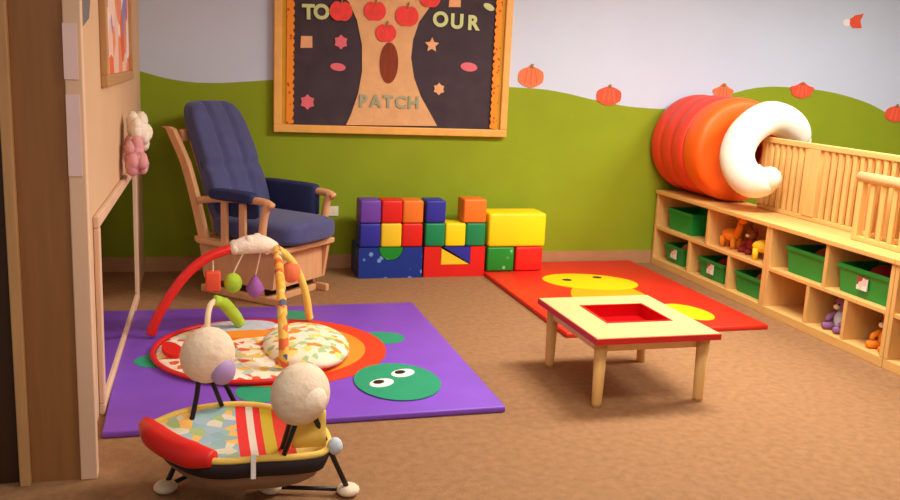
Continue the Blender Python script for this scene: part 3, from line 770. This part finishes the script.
tl(pf, M['tun_orange'], 'orange_section')
cpx = [(799, 141, 5.66), (794, 130, 5.65), (783, 121, 5.63), (768, 118, 5.59), (752, 127, 5.55), (741, 141, 5.53), (737, 157, 5.50), (741, 171, 5.45), (750, 180, 5.40), (762, 181, 5.35), (769, 179, 5.32)]
cpt = [on_y(x, y, Y) for x, y, Y in cpx]
low = min(p.z for p in cpt)
cpt = cat(cpt, 4)
rr_ = []
for k in range(len(cpt)):
    t = k/(len(cpt)-1); rr_.append(0.118*min(1.0, 0.72+0.28*math.sin(min(1, t*6)*PI/2), 0.72+0.28*math.sin(min(1, (1-t)*6)*PI/2)))
cu_o = Vector((3.85, 5.5, SH))
cc = thing('c_shaped_cushion', 'fat white C shaped cushion leaning on the tunnel end', 'cushion', cu_o)
obj('cushion_body', ball(cpt[0]-cu_o, rr_[0]*1.02, 14, ball(cpt[-1]-cu_o, rr_[-1]*1.02, 14, tube([p-cu_o for p in cpt], rr_, 24))), M['tun_white'], cc, True)
# ================================================================== SLATTED FENCE ON THE SHELF
fx = 3.97
y_a, y_b = 5.62, 3.05
fe = thing('slatted_rail', 'tall slatted wooden rail standing on the shelves beside the tunnel', 'railing', (fx, (y_a+y_b)/2, SH))
o = (y_a+y_b)/2
obj('top_rail', bx(-0.022, 0.022, y_b-o, y_a-o, 0.475, 0.512, 0.006), M['maple'], fe)
obj('bottom_rail', bx(-0.018, 0.018, y_b-o, y_a-o, 0.002, 0.03, 0.004), M['maple'], fe)
for y, w in ((5.595, 0.025), (5.06, 0.06), (4.0, 0.06), (3.08, 0.03)):
    obj('post', bx(-0.024, 0.024, y-w-o+0.001, y+w-o-0.001, 0.0305, 0.4745, 0.004), M['maple_v'], fe)
y = 5.54
while y > 3.12:
    if all(abs(y-p) > w+0.02 for p, w in ((5.06, 0.06), (4.0, 0.06))):
        obj('slat', bx(-0.012, 0.012, y-0.016-o, y+0.016-o, 0.0305, 0.4745, 0.003), M['maple_v'], fe)
    y -= 0.066
obj('back_board', bx(0.055, 0.07, y_b-o+0.02, y_a-o-0.02, 0.002, 0.47), M['plywood'], fe)
lf = thing('low_slatted_panel', 'low slatted wooden panel with a round top bar in front of the tall rail', 'railing', (3.80, 3.9, SH))
obj('top_bar', tube([(0, 0.53, 0.375), (0, -0.6, 0.375)], 0.032, 14), M['birch'], lf, True)
for y in (0.50, 0.05, -0.55):
    obj('post', bx(-0.022, 0.022, y-0.022, y+0.022, 0.0, 0.35, 0.005), M['maple_v'], lf)
y = 0.41
while y > -0.5:
    if abs(y-0.05) > 0.05: obj('slat', bx(-0.01, 0.01, y-0.018, y+0.018, 0.0305, 0.348, 0.003), M['maple_v'], lf)
    y -= 0.09
obj('bottom_bar', bx(-0.016, 0.016, -0.58, 0.52, 0.001, 0.03, 0.003), M['maple'], lf)

# ================================================================== BABY GYM
GZ = 0.037
gy = thing('baby_gym', 'padded baby play gym with red and yellow arch on the purple rug', 'baby gym', (0.3, 4.52, GZ))
go = Vector(gy.location)
def gp(v): return Vector(v)-go
def pad_ell(cx, cy_, rx, ry, z0, hgt, nr=8, n=48, bump=0.0):
    bm = bmesh.new(); rings = []
    for j in range(nr+1):
        f = j/nr; rad = 1-f*f*0.0-f
        rad = math.cos(f*PI/2); zz = z0+hgt*math.sin(f*PI/2)**0.7
        if j == nr: rings.append([bm.verts.new((cx, cy_, z0+hgt))])
        else: rings.append([bm.verts.new((cx+rx*rad*math.cos(2*PI*k/n), cy_+ry*rad*math.sin(2*PI*k/n), zz)) for k in range(n)])
    for j in range(nr):
        a, c = rings[j], rings[j+1]
        for k in range(n):
            if len(c) == 1: bm.faces.new((a[k], a[(k+1) % n], c[0]))
            else: bm.faces.new((a[k], a[(k+1) % n], c[(k+1) % n], c[k]))
    bm.faces.new(rings[0][::-1])
    return bm
gcx, gcy = 0.28-go.x, 4.53-go.y
obj('mat_rim', tube([(gcx+0.475*math.cos(a), gcy+0.50*math.sin(a), 0.013) for a in [2*PI*k/48 for k in range(48)]], 0.013, 8, closed=True), M['red'], gy, True, label='red piped mat edge')
obj('padded_mat', pad_ell(gcx, gcy, 0.465, 0.49, 0.0, 0.035), M['gym_print'], gy, True)
obj('mat_flap', slab(ell(-0.10-go.x, 4.50-go.y, 0.045, 0.12, 0.25), 0.012, 0.041), M['red'], gy, label='red patch on the mat')
obj('mat_patch', slab(ell(0.24-go.x, 4.86-go.y, 0.20, 0.10, 0.1), 0.018, 0.040), M['toy_pale'], gy, label='pale blue patch on the mat')
obj('mat_patch', slab(ell(0.24-go.x, 4.70-go.y, 0.20, 0.06, 0.1), 0.024, 0.043), M['orange_ring'], gy, label='orange patch on the mat')
obj('pillow', pad_ell(0.56-go.x, 4.47-go.y, 0.22, 0.34, 0.025, 0.08), M['pillow_print'], gy, True, label='printed yellow and white pillow')
# main arch : lies in one upright plane
P0, P1 = Vector((-0.215, 4.84, GZ)), Vector((0.655, 5.05, GZ))
nrm = (P1-P0).cross(Vector((0, 0, 1))).normalized()
apx = [(153, 328), (157, 318), (165, 304), (174, 290), (185, 276), (198, 264), (213, 255), (231, 249), (246, 245), (262, 244), (276, 248), (287, 256), (296, 268), (303, 284), (307, 300), (309, 315)]
ap_ = [gp(on_plane(x, y, P0, nrm)) for x, y in apx]
ap_ = [gp(P0)+Vector((0, 0, 0.012))]+ap_+[gp(P1)+Vector((0, 0, 0.012))]
obj('arch', tube(cat(ap_[:9], 4), 0.026, 12), M['red'], gy, True, label='red half of the arch')
obj('arch', tube(cat(ap_[11:], 4), 0.022, 12), M['yellow_tube'], gy, True, label='yellow half of the arch')
top = ap_[8:12]
tp = cat(top, 5)
bm = tube(tp, [0.03+0.022*math.sin(PI*k/(len(tp)-1)) for k in range(len(tp))], 14)
random.seed(5)
for k in range(14):
    q = random.choice(tp); bm = ball(q+Vector((random.uniform(-.02, .02), random.uniform(-.03, .03), random.uniform(-.015, .03))), random.uniform(0.022, 0.034), 10, bm)
obj('plush_top', bm, M['plush_white'], gy, True)
# second arch comes forward
A0 = ap_[11].copy(); F0 = gp((0.415, 4.15, GZ+0.045))
pts = []
for k in range(15):
    a = PI/2*k/14
    pts.append(Vector((A0.x+(F0.x-A0.x)*math.sin(a), A0.y+(F0.y-A0.y)*math.sin(a), F0.z+(A0.z-F0.z)*math.cos(a))))
obj('arch', tube(pts, 0.024, 12), M['strip_print'], gy, True, label='checked orange strip arch')
B0 = gp((0.06, 4.70, GZ+0.03)); 
sp_ = [gp((0.075, 4.70, GZ+0.03)), gp((0.075, 4.72, GZ+0.12)), gp((0.09, 4.75, GZ+0.19)), gp((0.12, 4.78, GZ+0.205))]
obj('side_post', tube(cat(sp_, 5), 0.016, 10), M['cream'], gy, True)
sp2 = [gp((0.11, 4.78, GZ+0.21)), gp((0.16, 4.80, GZ+0.185)), gp((0.21, 4.82, GZ+0.12)), gp((0.25, 4.84, GZ+0.055))]
obj('lime_bar', tube(cat(sp2, 5), [0.028]*5+[0.034]*8+[0.03]*3, 12), M['lime'], gy, True, label='lime green padded bar')
# hanging toys
def hang(px, py, ai, kind, m, lab, s=0.036):
    p = gp(on_plane(px, py, P0, nrm)); q = ap_[ai]
    if kind == 'box': bmt = bx(p.x-s*0.8, p.x+s*0.8, p.y-s*0.6, p.y+s*0.6, p.z-s*1.1, p.z+s*1.1, 0.01, 3)
    elif kind == 'drop': bmt = lathe([(-s*1.3, 0.001), (-s*0.9, s*0.6), (-s*0.2, s), (s*0.6, s*0.6), (s*1.4, 0.004)], p, (0.01, 0, 1), 18)
    else: bmt = ball(p, (s, s*0.8, s*1.15), 16)
    o_ = obj('hanging_toy', bmt, M[m], gy, True, label=lab)
    obj('cord', tube([p+Vector((0, 0, s)), (p+q)/2+Vector((0, 0, 0.02)), q-Vector((0, 0, 0.02))], 0.004, 6), M['cream'], o_)
hang(213, 281, 7, 'box', 'pumpkin_red', 'red hanging toy', 0.05)
hang(233, 283, 9, 'ball', 'lime', 'lime hanging toy', 0.05)
hang(255, 287, 10, 'drop', 'lilac', 'purple hanging toy', 0.052)
hang(291, 272, 12, 'ball', 'pumpkin', 'orange hanging toy', 0.055)

# ================================================================== BABY SWING
sw = thing('baby_swing', 'portable baby swing with beige round hubs and printed seat in the foreground', 'baby swing', (0.19, 3.0, 0))
so = Vector(sw.location)
def s_(x, y, z): return Vector((x, y, z))-so
HN, HF = s_(0.335, 2.80, 0.45), s_(0.051, 3.245, 0.45)
ax = (HF-HN).normalized()
rotm = ax.to_track_quat('Z', 'Y').to_matrix()
def hub(c, face, sgn):
    h = obj('hub', ball(c, (0.104, 0.104, 0.084), 28, None, rotm), M['hub'], sw, True)
    obj('hub_face', ball(c+ax*sgn*0.044+(Vector((0, 0, -0.004)) if face == 'hub_face' else Vector((0.028, -0.01, -0.05))), (0.062, 0.062, 0.049) if face == 'hub_face' else (0.05, 0.05, 0.035), 20, None, rotm), M[face], h, True)
hub(HN, 'hub_face', -1); hub(HF, 'lilac_face', -1)
feet = {'a': s_(0.525, 2.95, 0.022), 'b': s_(0.26, 3.02, 0.022), 'c': s_(0.23, 3.41, 0.022), 'd': s_(-0.10, 3.09, 0.022)}
for k, h in (('a', HN), ('b', HN), ('c', HF), ('d', HF)):
    f = feet[k]; top_ = h+Vector((f.x-h.x, f.y-h.y, 0))*0.22+Vector((0, 0, -0.075))
    if k == 'd': mid = [top_, top_+Vector((-0.01, -0.005, -0.08)), f*0.5+top_*0.5+Vector((0.015, 0.02, -0.03)), f]
    else: mid = [top_, top_*0.66+f*0.34, top_*0.33+f*0.67, f]
    lg = obj('leg', tube(cat(mid, 5), 0.0095, 10), M['black'], sw, True)
    obj('foot_cap', ball(f, (0.042, 0.042, 0.022), 14), M['hub'], lg, True)
obj('floor_bar', tube([feet['d'], feet['c']], 0.008, 8), M['black'], sw, True)
obj('floor_bar', tube([feet['b'], feet['a']], 0.008, 8), M['black'], sw, True)
# seat: boat shaped tub
oz = 0.25
outl = [(on_floor(px, py, z), z) for px, py, z in [(150, 428, oz), (166, 444, oz), (192, 457, oz), (222, 461, oz), (262, 458, oz-0.005), (300, 456, oz-0.01), (326, 450, oz-0.01), (326, 432, oz), (308, 417, oz), (282, 409, oz), (250, 404, oz), (216, 405, oz), (184, 411, oz), (160, 420, oz)]]
loop_ = cat([p-so for p, z in outl], 4, True)
cen = sum(loop_, Vector())/len(loop_)
def bowl(scale_d, nr=8):
    rings = []
    for j in range(nr):
        f = j/nr
        rings.append([cen.lerp(p, 1-f) + Vector((0, 0, -scale_d*math.sin(f*PI/2)**0.5)) for p in loop_])
    return rings
def bowl_mesh(depth, drop=0.0, matf=None, shrink=1.0):
    bm = bmesh.new(); R = bowl(depth); n = len(loop_); vs = []
    for r in R: vs.append([bm.verts.new(cen+(p-cen)*shrink*1.0+Vector((0, 0, -drop))) for p in r])
    cv = bm.verts.new(cen+Vector((0, 0, -depth-drop)))
    for j in range(len(vs)):
        for k in range(n):
            if j == len(vs)-1: f = bm.faces.new((vs[j][k], vs[j][(k+1) % n], cv))
            else: f = bm.faces.new((vs[j][k], vs[j][(k+1) % n], vs[j+1][(k+1) % n], vs[j+1][k]))
            if matf: f.material_index = matf(f.calc_center_median()+so)
    return bm
# seat cloth: printed patches, then red and yellow stripes across the seat
sm = spots('seat_cloth', [(146, 178, 176), (150, 176, 186), (214, 206, 180), (140, 172, 172), (236, 180, 90), (160, 182, 120), (156, 180, 190)], 24)
nt = sm.node_tree; b_ = nt.nodes['Principled BSDF']; src = b_.inputs['Base Color'].links[0].from_socket
tc = [q for q in nt.nodes if q.type == 'TEX_COORD'][0]
sx = nt.nodes.new('ShaderNodeSeparateXYZ'); nt.links.new(tc.outputs['Object'], sx.inputs[0])
mr_ = nt.nodes.new('ShaderNodeMapRange'); mr_.inputs['From Min'].default_value = -0.4; mr_.inputs['From Max'].default_value = 0.4
nt.links.new(sx.outputs['X'], mr_.inputs['Value'])
def tx(px): return (on_floor(px, 428, oz-0.03).x-so.x+0.4)/0.8
r1 = nt.nodes.new('ShaderNodeValToRGB'); r1.color_ramp.interpolation = 'CONSTANT'; el = r1.color_ramp.elements
stops = [(0.0, (226, 44, 40)), (tx(247), (226, 210, 190)), (tx(254), (226, 44, 40)), (tx(262), (206, 176, 40)), (tx(273), (226, 60, 34)), (tx(290), (240, 206, 110))]
while len(el) < len(stops): el.new(0.99)
for k, (ps, c) in enumerate(stops): el[k].position = ps; el[k].color = lin(c)
r2 = nt.nodes.new('ShaderNodeMath'); r2.operation = 'GREATER_THAN'; r2.inputs[1].default_value = tx(237)
nt.links.new(mr_.outputs[0], r1.inputs[0]); nt.links.new(mr_.outputs[0], r2.inputs[0])
mx = nt.nodes.new('ShaderNodeMix'); mx.data_type = 'RGBA'
nt.links.new(r2.outputs[0], mx.inputs[0]); nt.links.new(src, mx.inputs[6]); nt.links.new(r1.outputs[0], mx.inputs[7]); nt.links.new(mx.outputs[2], b_.inputs['Base Color'])
obj('seat_pad', bowl_mesh(0.045, 0.0), sm, sw, True, label='blue printed seat pad with red and yellow stripes')
obj('seat_shell', bowl_mesh(0.16, 0.03), M['belly'], sw, True)
n = len(loop_)
obj('seat_rim', tube([p+Vector((0, 0, -0.002)) for p in loop_], 0.012, 8, closed=True), M['yellow_tube'], sw, True, label='pale yellow seat rim')
bm = bmesh.new()
a = [bm.verts.new(p+(p-cen).normalized()*0.014+Vector((0, 0, -0.010))) for p in loop_]; c = [bm.verts.new(cen+(p-cen)*0.97+Vector((0, 0, -0.068))) for p in loop_]
a2 = [bm.verts.new(p+(p-cen).normalized()*0.006+Vector((0, 0, -0.010))) for p in loop_]; c2 = [bm.verts.new(cen+(p-cen)*0.95+Vector((0, 0, -0.068))) for p in loop_]
for k in range(n):
    m_ = (k+1) % n
    bm.faces.new((a[k], a[m_], c[m_], c[k])); bm.faces.new((a2[k], c2[k], c2[m_], a2[m_])); bm.faces.new((a[k], a2[k], a2[m_], a[m_])); bm.faces.new((c[k], c[m_], c2[m_], c2[k]))
obj('dark_band', bm, M['dark_cloth'], sw, True)
bol = [on_floor(px, py, oz+0.005)-so for px, py in ((146, 424), (155, 436), (172, 447), (192, 455), (214, 459))]
bp_ = cat(bol, 5)
obj('bolster', tube(bp_, [0.026+0.018*min(1, 4*k/(len(bp_)-1), 4*(len(bp_)-1-k)/(len(bp_)-1)) for k in range(len(bp_))], 14), M['red'], sw, True, label='red padded bolster')
# yellow pad under the near hub, arms from hubs to the seat
q0 = on_floor(292, 447, oz)-so; q1 = on_floor(326, 445, oz)-so
d = (q1-q0).normalized(); nn = Vector((-d.y, d.x, 0))
bm = bmesh.new(); vs = []
for hh, off in ((-0.005, 0), (0.04, 0.012), (0.085, 0.02), (0.115, 0.02)):
    vs.append([bm.verts.new(q0+d*((q1-q0).length*t)+nn*off*math.sin(0.4+t*2)+Vector((0, 0, hh))) for t in [k/6 for k in range(7)]])
for j in range(3):
    for k in range(6): bm.faces.new((vs[j][k], vs[j][k+1], vs[j+1][k+1], vs[j+1][k]))
ext = bmesh.ops.extrude_face_region(bm, geom=bm.faces[:])
bmesh.ops.translate(bm, verts=[v for v in ext['geom'] if isinstance(v, bmesh.types.BMVert)], vec=nn*0.014)
obj('side_pad', bm, M['yellow_tube'], sw, True, label='yellow pad below the near hub')
obj('toy_knob', ball(on_floor(335, 446, oz)-so, (0.026, 0.026, 0.03), 14), M['toy_pale'], sw, True, label='pale blue knob')
for h, e in ((HN, on_floor(284, 455, oz)-so), (HF, on_floor(222, 406, oz)-so)):
    obj('hanger', tube([h+Vector((0, 0, -0.06)), e], 0.0085, 8), M['black'], sw, True)
st = on_floor(253, 458, oz)-so
st = st+Vector((0.0, -0.016, 0))
obj('strap', bx(st.x-0.008, st.x+0.008, st.y-0.003, st.y+0.001, st.z-0.065, st.z+0.02, 0.0008), M['white'], sw)

# ================================================================== world and view
w = bpy.data.worlds.new('world'); bpy.context.scene.world = w; w.use_nodes = True
w.node_tree.nodes['Background'].inputs[0].default_value = (1.0, 0.96, 0.92, 1)
w.node_tree.nodes['Background'].inputs[1].default_value = 0.25
vs_ = bpy.context.scene.view_settings
vs_.view_transform = 'Standard'; vs_.look = 'None'; vs_.gamma = 1.0; vs_.use_curve_mapping = False
vs_.exposure = 0.17
